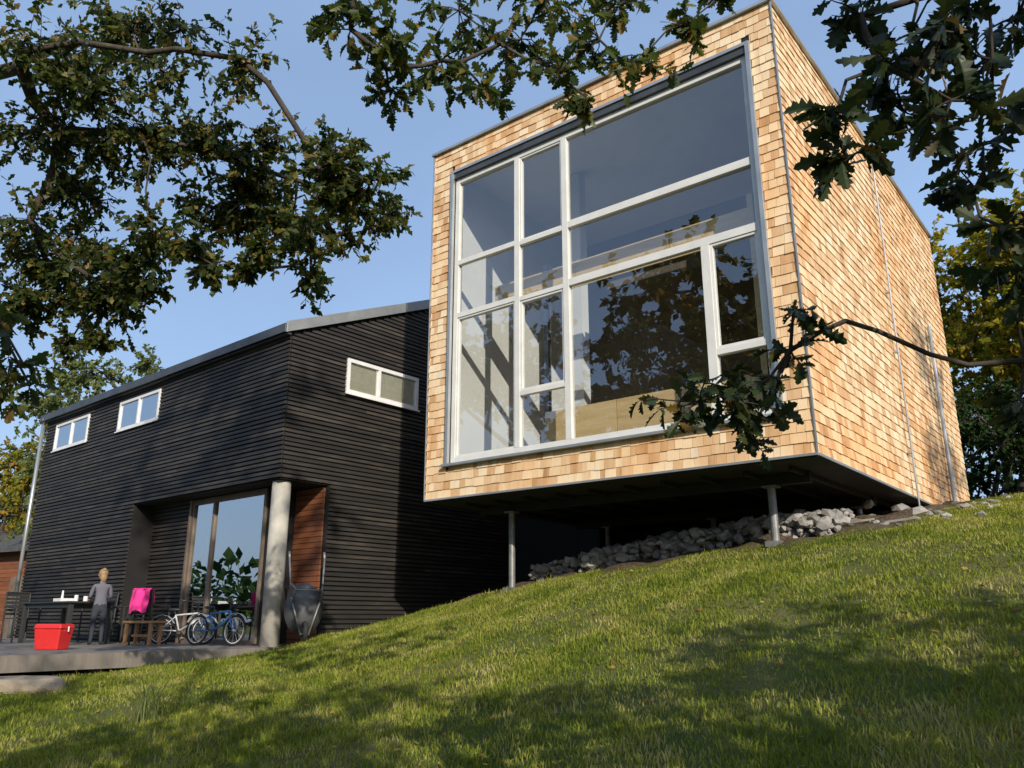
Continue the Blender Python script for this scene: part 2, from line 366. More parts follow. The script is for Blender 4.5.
T1.path(3,[(-7.9,-.4,3.5),(-7.6,.4,4.0),(-7.3,1.2,4.25),(-7.0,1.9,4.4)])
T1.path(3,[(-7.9,-.2,2.9),(-7.8,.7,3.05),(-7.6,1.5,3.1)])
T1.path(3,[(-8.3,-1.2,4.0),(-8.2,-1.0,5.4)])
R0=random.Random(11); extra=[]
for a in LC:
    near=sorted(LC,key=lambda b:(Vector(a[:3])-Vector(b[:3])).length)[1:4]
    for b in R0.sample(near,2):
        t=R0.uniform(.35,.6); extra.append(tuple(a[i]*(1-t)+b[i]*t+(R0.gauss(0,.12) if i<3 else 0) for i in range(4)))
for q in LC+[e[:3]+(e[3]*.8,) for e in extra]:
    i=T1.grow(q[:3],seg=.35,minidx=3); T1.spray(i,q[3]*1.0,int(8+32*q[3]),17,.088)
crown(T1,36,(-9.6,-1.9,5.8),(3.0,2.4,3.4),.8,15,14,.13,minidx=3)
T1.build("oak_tree",LL,M['oakleaf'],tipr=.0075,maxr=.34,pw=.52)

# --- oak behind the viewpoint, one limb hanging over the top of the view
TC=[(-2.71,2.14,2.78,.17),(-2.41,2.19,2.57,.2),(-2.61,2.32,2.49,.12),(-2.45,2.51,2.70,.17),(-2.2,2.53,2.45,.14),(-2.17,2.8,2.87,.2),(-1.94,2.82,2.59,.17),(-1.81,2.98,2.8,.17),(-1.63,3.05,2.63,.14),(-1.81,2.87,2.39,.08),(-1.41,3.17,2.82,.08),(-1.74,3.08,3.04,.2),(-2.06,2.82,3.06,.2),(-2.39,2.57,3.01,.2),(-2.86,2.18,3.06,.18),(-1.33,3.4,3.10,.07),(-2.65,2.38,3.34,.25),(-2.06,2.92,3.52,.3)]
T2=Tree((-1.6,-4.0,gzs(-1.6,-4)-.2),5)
T2.path(0,[(-1.6,-3.9,-.3),(-1.7,-3.7,1.4),(-1.65,-3.4,2.6)])
T2.path(3,[(-1.8,-2.6,3.5),(-1.95,-1.4,4.1),(-2.05,-.2,4.3),(-2.15,.9,4.1),(-2.2,1.8,3.7)])
T2.path(3,[(-1.5,-3.6,4.0),(-1.7,-3.9,5.5)])
T2.path(3,[(-1.0,-2.8,3.1),(-.2,-2.0,3.2),(.6,-1.4,3.2)])
for q in TC:
    i=T2.grow(q[:3],seg=.2,minidx=7); T2.spray(i,q[3]*1.2,int(5+26*q[3]),13,.082)
crown(T2,24,(-1.7,-4.2,5.3),(3.2,2.6,2.2),.8,14,12,.12,minidx=3)
crown(T2,36,(1.2,-1.1,2.9),(2.5,1.5,1.3),.6,12,13,.15,minidx=3,shell=.1)
i=T2.path(5,[(-2.8,-.9,3.4),(-3.3,-.1,2.6),(-3.55,.6,1.8),(-3.5,1.0,1.3)])
for q in [(-3.43,1.14,1.07,.12),(-3.40,1.2,.96,.1),(-3.46,1.2,.83,.1),(-3.39,1.23,.88,.08),(-3.5,1.1,1.2,.12)]:
    j=T2.path(i,[q[:3]]); T2.spray(j,q[3],4,6,.085)
T2.build("oak_tree",LO,M['oakleaf'],tipr=.0045,maxr=.30,pw=.5)

# --- oak on the right
T3=Tree((5.6,1.0,gzs(5.6,1.0)-.2),9)
T3.path(0,[(5.5,1.0,.6),(5.3,1.1,1.6),(5.1,1.2,2.4)])
k=T3.path(3,[(4.0,1.5,2.6),(2.8,1.8,2.4),(1.7,2.0,2.0),(.8,2.05,1.7),(.25,2.05,1.5)])
RC=[(-.37,1.84,1.42,.09),(-.33,1.81,1.24,.09),(-.41,1.67,1.08,.06),(-.41,1.71,.98,.045),(-.33,1.96,1.2,.08),(-.21,1.82,1.1,.1),(-.13,1.96,1.25,.11),(-.15,2.12,1.14,.1),(-.07,2.08,1.42,.12),(-.2,1.77,1.25,.1),(-.23,2.11,1.01,.06),(-.18,2.06,.88,.07),(-.17,2.1,.78,.06),(-.28,1.9,1.36,.1),(-.15,1.9,1.4,.1)]
for q in RC:
    i=T3.grow(q[:3],seg=.12,minidx=8); T3.spray(i,q[3]*1.2,6,6,.078)
k=T3.path(5,[(1.8,2.4,1.7),(.9,2.65,1.15),(.3,2.72,.85),(-.10,2.70,.74),(-.23,2.61,.70),(-.36,2.52,.69),(-.44,2.45,.72),(-.54,2.34,.78),(-.61,2.28,.81),(-.67,2.24,.78),(-.745,2.2,.73),(-.80,2.18,.66),(-.88,2.14,.59),(-.97,2.07,.59)])
mid=k
for dk,R_,nt_,nl_ in [(0,.13,8,8),(1,.12,8,8),(2,.09,6,6),(3,.08,4,5),(4,.05,3,4),(11,.09,3,4)]:
    T3.spray(mid-dk,R_,nt_,nl_,.066)
for q in [(-.72,2.18,.83,.05),(-.87,2.18,.51,.06),(-1.02,2.03,.575,.05)]:
    j=T3.path(mid-3 if q[0]>-1 else mid,[q[:3]]); T3.spray(j,q[3],4,6,.062)
j=T3.path(mid-9,[(-.23,2.57,.82)]); T3.spray(j,.09,4,5,.075)
j=T3.path(mid-9,[(-.26,2.61,.59)]); T3.spray(j,.09,4,5,.075)
crown(T3,66,(4.6,.7,2.2),(2.5,2.7,1.7),.72,14,14,.16,minidx=3,shell=.15)
T3.build("oak_tree",LO,M['oakdark'],tipr=.0038,maxr=.28,pw=.55)

# --- tree shading the rear of the shingle wall
T4=Tree((9.2,7.8,gzs(9.2,7.8)-.2),12); T4.path(0,[(9.2,7.8,3.2),(9.1,7.7,5.6),(8.9,7.6,8.0)])
crown(T4,24,(8.6,7.4,9.9),(2.1,1.7,1.9),.7,11,13,.14,minidx=2,shell=.2)
T4.build("birch_tree",LL,M['yelleaf'],tipr=.008,maxr=.2)
# --- tall tree behind the viewpoint, dappling the dark house
T5=Tree((4.6,-4.6,gzs(4.6,-4.6)-.2),17); T5.path(0,[(4.6,-4.5,2),(4.4,-4.3,5.5),(4.3,-4,8.6),(4,-3.8,10.5)])
crown(T5,24,(3.4,-3.7,12.2),(3.2,1.4,2.2),.7,11,13,.16,minidx=3,shell=.2)
T5.build("ash_tree",LQ,M['ashleaf'],tipr=.012,maxr=.26)

# --- background trees
def bgtree(name,base,h,rad,mat,seed,ncl=26,nt=9,nl=16,size=.3,R=1.1,tr=.3,low=.25):
    b=(base[0],base[1],gzs(*base)-.2); T=Tree(b,seed)
    T.path(0,[(b[0],b[1],b[2]+h*.2),(b[0]+.2,b[1],b[2]+h*.4),(b[0],b[1]+.2,b[2]+h*.6)])
    crown(T,ncl,(b[0],b[1],b[2]+h*(low+1)/2),(rad,rad,h*(1-low)/2),R,nt,nl,size,seg=1.2,shell=.4)
    T.build(name,LQ,mat,tipr=.02,maxr=tr,twr=.008,sides=5)
bgtree("autumn_tree",(-3.3,27),9.8,2.4,M['yelleaf'],21,60,12,24,.20)
bgtree("autumn_tree",(-1.4,25),8.8,2.4,M['yelleaf'],22,55,12,24,.20)
bgtree("autumn_tree",(1,30),11,3.5,M['yelleaf'],23,36,9,16,.3)
bgtree("evergreen_shrub",(-2.3,20.6),3.0,1.3,M['conleaf'],24,34,10,20,.12,R=.6,low=.02)
bgtree("evergreen_shrub",(-.9,20.4),3.4,1.5,M['conleaf'],25,34,10,20,.12,R=.6,low=.02)
bgtree("evergreen_shrub",(-3.2,23.0),3.2,1.4,M['conleaf'],26,30,10,20,.13,R=.6,low=.02)
bgtree("birch_tree",(-31,14.2),11.0,3.0,M['paleleaf'],31,70,12,24,.2)
bgtree("birch_tree",(-35,18),11,3.2,M['paleleaf'],32,60,12,24,.22)
bgtree("hedge_tree",(-38,13.5),8.4,3.4,M['yelleaf'],33,60,12,22,.22,low=.1)
bgtree("hedge_tree",(-45,17),8.5,3.6,M['paleleaf'],34,50,10,20,.28,low=.1)
bgtree("hedge_tree",(-37,6.5),4.5,3.0,M['paleleaf'],35,44,10,18,.22,low=.02)
bgtree("ash_tree",(-12.5,-9),16,4.2,M['ashleaf'],41,80,11,20,.36,R=1.4)
bgtree("ash_tree",(-20,-7),14,4.2,M['ashleaf'],42,60,10,18,.34,R=1.4)
bgtree("ash_tree",(-6,-15),15,4.2,M['ashleaf'],43,50,10,16,.36,R=1.4)
# distant treeline as one mass ring
P=[];D=[];SZ=[]
for a in np.linspace(0,2*math.pi,150,endpoint=False):
    rr=110+rng.uniform(-12,12); cx_,cy_=-5+rr*math.cos(a),8+rr*math.sin(a); hh=9+3*math.sin(a*3+1)+rng.uniform(-1.5,1.5)
    k=200; v=rng.normal(0,1,(k,3)); v=norm(v)*(rng.random((k,1))**.35)
    P.append(np.c_[cx_+v[:,0]*4.5,cy_+v[:,1]*4.5,hh*.5-1+v[:,2]*hh*.55]); D.append(v+rng.normal(0,.5,(k,3))); SZ.append(rng.uniform(.8,1.8,k))
leaves("distant_treeline",np.concatenate(P),np.concatenate(D),np.concatenate(SZ),LQ,M['conleaf'],None)

# fallen leaves on the lawn
k=1700; r=3+rng.random(k)*13; az=np.radians(rng.uniform(-4,80,k)); x=-np.sin(az)*r;y=np.cos(az)*r
kp=(dirt(x,y)<.3)&~((x<-11.3)&(y>2.4)); x=x[kp];y=y[kp]; P=np.c_[x,y,gz(x,y)+.02+.015*rng.random(len(x))]
th=rng.uniform(0,6.28,len(x)); leaves("fallen_leaves",P,np.c_[np.cos(th),np.sin(th),rng.normal(0,.2,len(x))],rng.uniform(.03,.06,len(x)),LL,M['fallen'],None,up=1.6)

# ------------------------------------------------------------------ shingle clad house
X0,X1,Y0,Y1,Z0,Z1=-8.885,-2.86,9.0,17.8,1.77,7.75
wx0,wx1,wz0,wz1=-8.40,-3.25,2.29,7.24
H=empty("shingle_clad_house",(X0,Y0,Z0)); o0=Vector((X0,Y0,Z0))
def fin(mb,name,mats,sm_=False,bev=0):
    ob=mb.done(name,mats,None,smooth=sm_,bevel=bev); ob.parent=H; ob.matrix_parent_inverse=Matrix.Translation(-o0); return ob
w=MB()
w.box(X0+.03,wx0,9.03,9.24,Z0,Z1-.02); w.box(wx1,X1-.03,9.03,9.24,Z0,Z1-.02)
w.box(wx0,wx1,9.03,9.24,Z0,wz0-.01); w.box(wx0,wx1,9.03,9.24,wz1+.01,Z1-.02)
w.box(X0+.03,X0+.22,9.24,Y1-.2,Z0+.2,Z1-.2); w.box(X1-.22,X1-.03,9.24,Y1-.2,Z0+.2,Z1-.2)
w.box(X0+.03,X1-.03,Y1-.2,Y1,Z0,Z1-.02)
w.box(X0+.03,X1-.03,9.24,Y1-.2,Z1-.2,Z1-.02)
fin(w,"walls_and_roof",[M['dark']])
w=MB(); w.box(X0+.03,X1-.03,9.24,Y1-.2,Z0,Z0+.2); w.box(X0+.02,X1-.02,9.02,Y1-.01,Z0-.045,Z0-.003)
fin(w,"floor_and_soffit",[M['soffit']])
# interior lining
w=MB()
w.box(X0+.223,X0+.25,9.26,13.3,Z0+.22,Z1-.23,1)
w.box(X1-.25,X1-.223,9.26,13.3,Z0+.22,Z1-.23,2)
w.box(X0+.25,X1-.25,13.2,13.3,Z0+.22,Z1-.23,2)
w.box(X0+.25,X1-.25,9.26,13.2,Z1-.25,Z1-.22,1)
w.box(X0+.25,X1-.25,9.26,13.2,Z0+.205,Z0+.24,0)
w.box(-6.15,X1-.26,10.1,13.18,4.86,5.02,2)
w.box(-7.15,-6.95,10.6,10.8,Z0+.25,Z1-.27,1)
fin(w,"interior_lining",[M['ply'],M['white'],M['inner']])
w=MB()
for i in range(3): w.box(-8.0+i*1.6+.0,-8.0+(i+1)*1.6-.01,9.62,9.64,4.86,5.28,0)
for i in range(3): w.box(-7.0+i*1.25,-7.0+(i+1)*1.25-.01,9.60,9.62,2.05,2.98,0)
w.box(-3.6,-3.52,9.5,9.6,2.0,5.4,0); w.box(-7.05,-6.97,9.66,9.74,2.0,5.4,1)
fin(w,"plywood_balustrades",[M['ply'],M['steel']])
# window
w=MB(); yf0,yf1=9.05,9.13
fw=.085
w.box(wx0,wx0+fw,yf0,yf1,wz0,wz1); w.box(wx1-fw,wx1,yf0,yf1,wz0,wz1)
w.box(wx0+fw,wx1-fw,yf0,yf1,wz0,wz0+fw); w.box(wx0+fw,wx1-fw,yf0,yf1,wz1-fw-.1,wz1-.1)
m1,m2,m3=-7.10,-6.20,-4.03; t1,t2,t3=5.60,4.68,3.17; hw=.05
for xm in (m1,m2): w.box(xm-hw,xm+hw,yf0-.003,yf1,wz0+fw,wz1-fw-.1)
def tr(xa,xb,z,h_=.045): w.box(xa,xb,yf0,yf1-.002,z-h_,z+h_)
for z_ in (t1,t2):
    tr(wx0+fw,m1-hw,z_,.042); tr(m1+hw,m2-hw,z_-.03,.035); tr(m2+hw,wx1-fw,z_,.055)
w.box(m3-.06,m3+.06,yf0-.002,yf1,wz0+fw,t2-.055)
tr(m1+hw,m2-hw,t3,.035); tr(m3+.06,wx1-fw,t3,.04)
def sash(xa,xb,za,zb,s_=.035):
    ya,yb=yf0+.015,yf1+.01
    w.box(xa,xa+s_,ya,yb,za,zb); w.box(xb-s_,xb,ya,yb,za,zb); w.box(xa+s_,xb-s_,ya,yb,za,za+s_); w.box(xa+s_,xb-s_,ya,yb,zb-s_,zb)
sash(m3+.06,wx1-fw,t3+.04,t2-.055); sash(m1+hw,m2-hw,t3+.035,t2-.065); sash(wx0+fw,m1-hw,wz0+fw,t2-.042,.03); sash(m1+hw,m2-hw,t1+.005,wz1-fw-.1,.03)
fin(w,"window_frame",[M['frame']],bev=.004)
ob=np_mesh("window_glass",[(wx0+.03,9.1,wz0+.03),(wx1-.03,9.1,wz0+.03),(wx1-.03,9.1,wz1-.1),(wx0+.03,9.1,wz1-.1)],[(0,1,2,3)],[M['glass']]); ob.parent=H; ob.matrix_parent_inverse=Matrix.Translation(-o0)
w=MB()
w.box(wx0-.06,wx0-.002,8.975,9.1,wz0-.02,wz1+.05); w.box(wx1+.002,wx1+.06,8.975,9.1,wz0-.02,wz1+.05)
w.box(wx0-.002,wx1+.002,8.975,9.1,wz1+.002,wz1+.05); w.box(wx0-.09,wx1+.09,8.93,9.1,wz0-.06,wz0-.022)
fin(w,"window_surround",[M['zinc']],bev=.003)
w=MB(); w.box(wx0+.002,wx1-.002,9.0,9.048,wz1-.1,wz1); fin(w,"blind_housing",[M['dmetal']])
# shingles
def shingles(mapf,u0,u1,z0,z1,op,seed,exp=.128):
    R=random.Random(seed); v=[];f=[]
    zz=z0
    while zz<z1-.02:
        zt=min(zz+exp+.03,z1); u_=u0-R.uniform(0,.08)
        while u_<u1:
            wd=R.choice([.08,.1,.115,.13,.15,.17,.19]); a=max(u_,u0); b=min(u_+wd-.004,u1); u_+=wd
            if b-a<.015: continue
            segs=[(a,b,zz-R.uniform(0,.012) if zz>z0 else zz,zt)]
            if op:
                ou0,ou1,oz0,oz1=op
                if a<ou1 and b>ou0:
                    if a<ou0: segs=[(a,ou0,segs[0][2],zt)] if (zt>oz0 and zz<oz1) else segs
                    elif b>ou1: segs=[(ou1,b,segs[0][2],zt)] if (zt>oz0 and zz<oz1) else segs
                    else:
                        if zz>=oz0 and zt<=oz1: continue
                        if zz<oz0<zt: segs=[(a,b,segs[0][2],oz0)]
                        elif zz<oz1<zt: segs=[(a,b,oz1,zt)]
            for (a,b,c_,d_) in segs:
                if b-a<.01 or d_-c_<.02: continue
                t0=R.uniform(.012,.022); t1_=.002; k=len(v)
                v+=[mapf(a,0,c_),mapf(b,0,c_),mapf(b,t0,c_),mapf(a,t0,c_),mapf(a,0,d_),mapf(b,0,d_),mapf(b,t1_,d_),mapf(a,t1_,d_)]
                f+=[tuple(k+i for i in q) for q in BF]
        zz+=exp
    return v,f
v1,f1=shingles(lambda u,d,z:(u,9.028-d,z),X0+.012,X1-.012,Z0+.0,Z1,(wx0-.06,wx1+.06,wz0-.05,wz1+.05),1)
v2,f2=shingles(lambda u,d,z:(X1-.028+d,u,z),Y0+.012,Y1,Z0,Z1,None,2)
v3,f3=shingles(lambda u,d,z:(X0+.028-d,u,z),Y0+.012,Y1,Z0,Z1,None,3)
V=np.array(v1+v2+v3); F=np.array(f1+[tuple(i+len(v1) for i in q) for q in f2]+[tuple(i+len(v1)+len(v2) for i in q) for q in f3])
ob=np_mesh("shingles",V,F,[M['shingle']]); ob.parent=H; ob.matrix_parent_inverse=Matrix.Translation(-o0)
w=MB()
w.box(X0-.03,X1+.03,8.97,Y1+.02,Z1+.002,Z1+.045)
w.box(X1-.010,X1+.006,8.994,9.010,Z0,Z1); w.box(X0-.006,X0+.010,8.994,9.010,Z0,Z1)
w.box(X0,X1,8.992,9.02,Z0-.03,Z0-.002); w.box(X1-.02,X1+.008,9.02,Y1,Z0-.03,Z0-.002)
fin(w,"edge_flashing",[M['zinc']])
w=MB()
for yy in (13.2,15.9): 
    w.tube((X1+.055,yy,gzs(X1,yy)-.1),(X1+.055,yy,Z1-.02 if yy<14 else 5.2),.032 if yy>14 else .014,n=10)
    for zz in (2.4,4.0,5.0): w.box(X1,X1+.06,yy-.04,yy+.04,zz,zz+.03)
fin(w,"downpipes",[M['zinc']],sm_=False)
w=MB()
for (px_,py_) in [(-7.83,9.85),(-3.76,9.9),(-7.83,12.6),(-3.5,12.6),(-5.8,12.6)]:
    zg=gzs(px_,py_); w.tube((px_,py_,zg-.2),(px_,py_,Z0-.2),.05,n=14); w.box(px_-.1,px_+.1,py_-.1,py_+.1,zg-.02,zg+.05); w.box(px_-.09,px_+.09,py_-.09,py_+.09,Z0-.2,Z0-.18)
fin(w,"steel_posts",[M['steel']])
w=MB()
for yy in (9.9,12.6): w.box(X0+.4,X1-.4,yy-.05,yy+.05,Z0-.18,Z0-.05)
for i in range(10): xx=X0+.5+i*.56; w.box(xx,xx+.05,9.4,15,Z0-.1,Z0-.047)
w.tube((-7.83,12.6,.9),(-5.8,12.6,Z0-.15),.015); w.tube((-3.5,12.6,1.4),(-5.8,12.6,Z0-.15),.015)
fin(w,"floor_beams",[M['soffit']])
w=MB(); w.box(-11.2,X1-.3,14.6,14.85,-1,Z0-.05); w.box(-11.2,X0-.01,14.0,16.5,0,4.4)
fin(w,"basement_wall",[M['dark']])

# rubble
def rock_t():
    bm=bmesh.new(); bmesh.ops.create_icosphere(bm,subdivisions=1,radius=1); v=np.array([q.co[:] for q in bm.verts]); f=np.array([[q.index for q in p.verts] for p in bm.faces]); bm.free(); return v,f
rv,rf=rock_t()
def rocks(name,x,y,s_,lift=.0):
    VV=[];FF=[]
    z=gz(x,y)
    for i in range(len(x)):
        q=rv*(1+rng.normal(0,.16,(len(rv),1)))*np.array([rng.uniform(.7,1.3),rng.uniform(.7,1.2),rng.uniform(.5,.9)])*s_[i]
        a=rng.uniform(0,6.28); R=np.array([[math.cos(a),-math.sin(a),0],[math.sin(a),math.cos(a),0],[0,0,1]])
        t_=rng.uniform(-.5,.5); R2=np.array([[1,0,0],[0,math.cos(t_),-math.sin(t_)],[0,math.sin(t_),math.cos(t_)]])
        VV.append(q@R2.T@R.T+np.array([x[i],y[i],z[i]+s_[i]*.35+lift*rng.random()])); FF.append(rf+i*len(rv))
    return np_mesh(name,np.concatenate(VV),np.concatenate(FF),[M['stone']])
k=1500; x=rng.uniform(-7.9,-3.2,k); y=10.35+np.abs(rng.normal(0,.6,k))+.1*np.sin(4*x); rocks("rubble_stones",x,y,rng.uniform(.03,.085,k)*(rng.random(k)**.5+.4),.24)
k=70; x=rng.uniform(-3.4,-1.6,k); y=rng.uniform(10.4,15,k); rocks("rubble_stones",x,y,rng.uniform(.03,.08,k))
rocks("field_boulder",np.array([-3.0,-2.6]),np.array([12.9,12.2]),np.array([.17,.11]))
w=MB()
for i in range(5):
    x=-3.7+random.uniform(0,1.0); y=10.8+random.uniform(0,1.2); a=random.uniform(-.5,.5)+.2; l=random.uniform(.3,.6); z=gzs(x,y)+random.uniform(.06,.12)
    w.tube((x,y,z),(x+l*math.cos(a),y+l*math.sin(a),z+l*.13),.02,n=4)
w.done("scrap_timber",[M['deck']])
bm=bmesh.new(); bmesh.ops.create_icosphere(bm,subdivisions=4,radius=1)
for v in bm.verts:
    n_=math.sin(v.co.x*3+1)*math.sin(v.co.y*4)*.1+math.sin(v.co.x*9)*math.sin(v.co.y*8+v.co.z*7)*.03
    v.co=Vector((v.co.x*.62*(1+n_),v.co.y*.36*(1+n_),max(-1,min(.55,v.co.z))*.18*(1+n_)))
me=bpy.data.meshes.new("boulder"); bm.to_mesh(me); bm.free(); me.materials.append(M['sand']); ob=link(bpy.data.objects.new("flat_boulder",me)); ob.location=(-10.7,4.25,gzs(-10.7,4.25)); ob.rotation_euler=(0,0,.6)

# ------------------------------------------------------------------ black timber house
B=empty("black_timber_house",(-11.35,8.1,-.42),math.radians(-1.8))
LN=10.3; DP=7.6; EV=5.35; SL=.43; RY=DP/2; OP=2.68; REC=1.0; DY=.45; DX0,DX1=-3.5,-1.0
w=MB()
w.box(-LN,-.02,.02,DP,OP+.05,EV-.1)
w.box(-LN,-5.1,.02,DP,-.6,OP+.05)
w.box(-5.1,-.02,3.4,DP,-.6,OP+.05); w.box(-.12,-.02,REC+.02,3.4,-.6,OP+.05)
w.box(-5.1,DX0-.07,DY+.04,3.4,-.6,OP+.05)
w.box(DX1,-.12,REC+.02,REC+.12,0,OP+.05); w.box(DX1,DX1+.08,DY+.02,REC+.02,0,OP+.05)
w.box(DX0-.07,-.12,DY-.3,3.4,-.6,-.01)
for yy0,yy1,zz0,zz1 in ((.02,RY,EV-.1,EV-.1+SL*RY),(DP,RY,EV-.1,EV-.1+SL*RY)):
    w.hexa([(-LN,yy0,EV-.101),(-.02,yy0,EV-.101),(-.02,RY,EV-.101),(-LN,RY,EV-.101),(-LN,yy0,EV-.1),(-.02,yy0,EV-.1),(-.02,RY,EV-.1+SL*RY),(-LN,RY,EV-.1+SL*RY)])
w.done("structure",[M['dark']],B)
w=MB(); pitch=.078; R=random.Random(4)
def strip(a,b,z0,z1,mapf):
    u=a
    while u<b-.01:
        l=R.uniform(1.6,3.8); e=min(b,u+l); d=R.uniform(.024,.036)
        P8=[mapf(u,0,z0),mapf(e-.003,0,z0),mapf(e-.003,d,z0),mapf(u,d,z0),mapf(u,0,z1),mapf(e-.003,0,z1),mapf(e-.003,d,z1),mapf(u,d,z1)]
        w.hexa(P8); u=e
def clip(a,b,ops):
    segs=[(a,b)]
    for (oa,ob_) in ops:
        ns=[]
        for (s0,s1) in segs:
            if oa>=s1 or ob_<=s0: ns.append((s0,s1)); continue
            if oa>s0: ns.append((s0,oa))
            if ob_<s1: ns.append((ob_,s1))
        segs=ns
    return segs
fac=lambda u,d,z:(u,.02-d,z); gab=lambda u,d,z:(-.02+d,u,z)
FW=[(-9.66,-7.82,4.36,5.02),(-6.28,-4.48,4.36,5.02)]; GW=(1.24,3.02,4.40,5.06)
z=-.5
while z<EV+SL*RY:
    z1=z+.05; jz=R.uniform(-.003,.003)
    if z<EV-.12:
        ops=[(a,b) for (a,b,c_,d_) in FW if z1>c_ and z<d_]
        e=0 if z>OP else -5.1
        for s0,s1 in clip(-LN,e,ops): strip(s0,s1,z+jz,z1+jz,fac)
        if 0<=z<OP-.04: strip(-5.09,DX0-.08,z+jz,z1+jz,lambda u,d,z:(u,DY+.04-d,z))
    ylo=0 if z>OP else REC
    yhi=DP
    if z1>EV-.12:
        ylo=max(ylo,(z1-(EV-.12))/SL); yhi=DP-ylo
    if yhi-ylo>.1:
        ops=[GW[:2]] if (z1>GW[2] and z<GW[3]) else []
        for s0,s1 in clip(ylo+.031,yhi,ops): strip(s0,s1,z+jz,z1+jz,gab)
    z+=pitch
w.done("batten_cladding",[M['black']],B)
w=MB()
def slab(y0,z0_,y1,z1_,t,xa,xb,m):
    w.hexa([(xa,y0,z0_),(xb,y0,z0_),(xb,y1,z1_),(xa,y1,z1_),(xa,y0,z0_+t),(xb,y0,z0_+t),(xb,y1,z1_+t),(xa,y1,z1_+t)],m)
slab(-.12,EV-.12,RY,EV-.07+SL*RY,.1,-LN-.1,.05,0); slab(DP+.12,EV-.12,RY,EV-.07+SL*RY,.1,-LN-.1,.05,0)
w.done("roof_covering",[M['roof']],B)
w=MB()
slab(-.14,EV-.17,RY,EV-.12+SL*RY,.20,.052,.085,0); slab(DP+.14,EV-.17,RY,EV-.12+SL*RY,.20,.052,.085,0)
w.box(-LN-.12,.05,-.16,-.122,EV-.16,EV-.0,1)
w.box(-LN-.12,.05,-.10,-.02,EV-.19,EV-.15,1)
w.done("fascia_trim",[M['zinc'],M['dmetal']],B,bevel=.004)
w=MB(); gl=MB(); bl=MB()
for (a,b,c_,d_) in FW:
    t=.06; w.box(a,a+t,-.035,.05,c_,d_); w.box(b-t,b,-.035,.05,c_,d_); w.box(a+t,b-t,-.035,.05,c_,c_+t); w.box(a+t,b-t,-.035,.05,d_-t,d_)
    w.box((a+b)/2-.03,(a+b)/2+.03,-.037,.05,c_+t,d_-t); w.box(a-.03,b+.03,-.06,-.036,c_-.03,c_)
    gl.box(a+.03,b-.03,-.004,0.0,c_+.03,d_-.03); bl.box(a+.03,b-.03,.012,.016,c_+.03,d_-.03)
a,b,c_,d_=GW; t=.07
w.box(-.05,.04,a,a+t,c_,d_); w.box(-.05,.04,b-t,b,c_,d_); w.box(-.05,.04,a+t,b-t,c_,c_+t); w.box(-.05,.04,a+t,b-t,d_-t,d_); w.box(-.05,.042,(a+b)/2-.15,(a+b)/2-.09,c_+t,d_-t)
w.box(.041,.07,a-.03,b+.03,c_-.035,c_)
gl2=MB(); gl2.box(0,.004,a+.03,b-.03,c_+.03,d_-.03); bl.box(-.016,-.012,a+.03,b-.03,c_+.03,d_-.03)
w.done("window_frames",[M['wht']],B,bevel=.004); gl.done("window_panes",[M['glass2']],B); gl2.done("gable_window_panes",[M['glass']],B); bl.done("window_blinds",[M['blind']],B)
# porch
w=MB(); gx0,gx1=DX0,DX1
for xx in (gx0,(gx0+gx1)/2-.5,gx1-.07): w.box(xx,xx+.07,DY-.02,DY+.06,0.02,OP-.02)
w.box(gx0+.07,gx1-.07,DY-.018,DY+.058,.0,.08); w.box(gx0+.07,gx1-.07,DY-.018,DY+.058,OP-.12,OP-.02)
w.box(gx0-.07,gx0,DY-.05,DY+.06,0,OP-.01)
w.done("sliding_door_frame",[M['dframe']],B,bevel=.004)
w=MB(); w.box(gx0+.05,gx1-.05,DY+.02,DY+.024,.05,OP-.1); w.done("sliding_door_glass",[M['glass2']],B)
w=MB(); z=0.0
while z<OP-.06: w.box(DX1+.09,-.1,REC-.012,REC+.015,z,z+.085); z+=.095
for i in range(8): w.box(-5.08,-.03,.05+i*.12,.05+i*.12+.11,OP-.005,OP+.02,1)
w.done("porch_lining",[M['cedar'],M['soffit']],B)
w=MB(); w.tube((-.25,.22,-.3),(-.25,.22,OP-.02),.155,n=28); w.done("concrete_column",[M['conc']],B,smooth=True)
w=MB(); w.tube((-LN-.06,-.08,0),(-LN-.06,-.08,EV-.2),.045,n=12); w.tube((-LN-.06,-.08,EV-.2),(-LN+.1,-.13,EV-.1),.045,n=12); w.done("downpipe",[M['zinc']],B,smooth=True)
w=MB(); w.box(-3.2,-2.4,2.6,3.3,.0,.9); w.box(-1.9,-1.5,2.9,3.3,0,1.9); w.done("interior_cabinets",[M['wood']],B)

# terrace
D_=empty("timber_terrace",(-16,6,-.42)); w=MB(); y=2.5
while y<9.05:
    x=-22.0
    while x<-11.3:
        l=R.uniform(2.5,4.5); e=min(-11.3,x+l)
        w.box(x+16,e+16-.004,y-6,y-6+.138,-.03,0); x=e
    y+=.145
w.done("deck_boards",[M['deck']],D_)
w=MB(); w.box(4.702,4.74,-3.5,3.0,-.2,-.004); w.box(-6,4.7,-3.54,-3.502,-.2,-.004)
for i in range(5): w.box(4.4,4.5,-3.3+i*1.4,-3.2+i*1.4,-.9,-.032)
w.box(4.5,4.6,-3.4,3.0,-.14,-.032)
w.done("deck_joists",[M['deck']],D_)

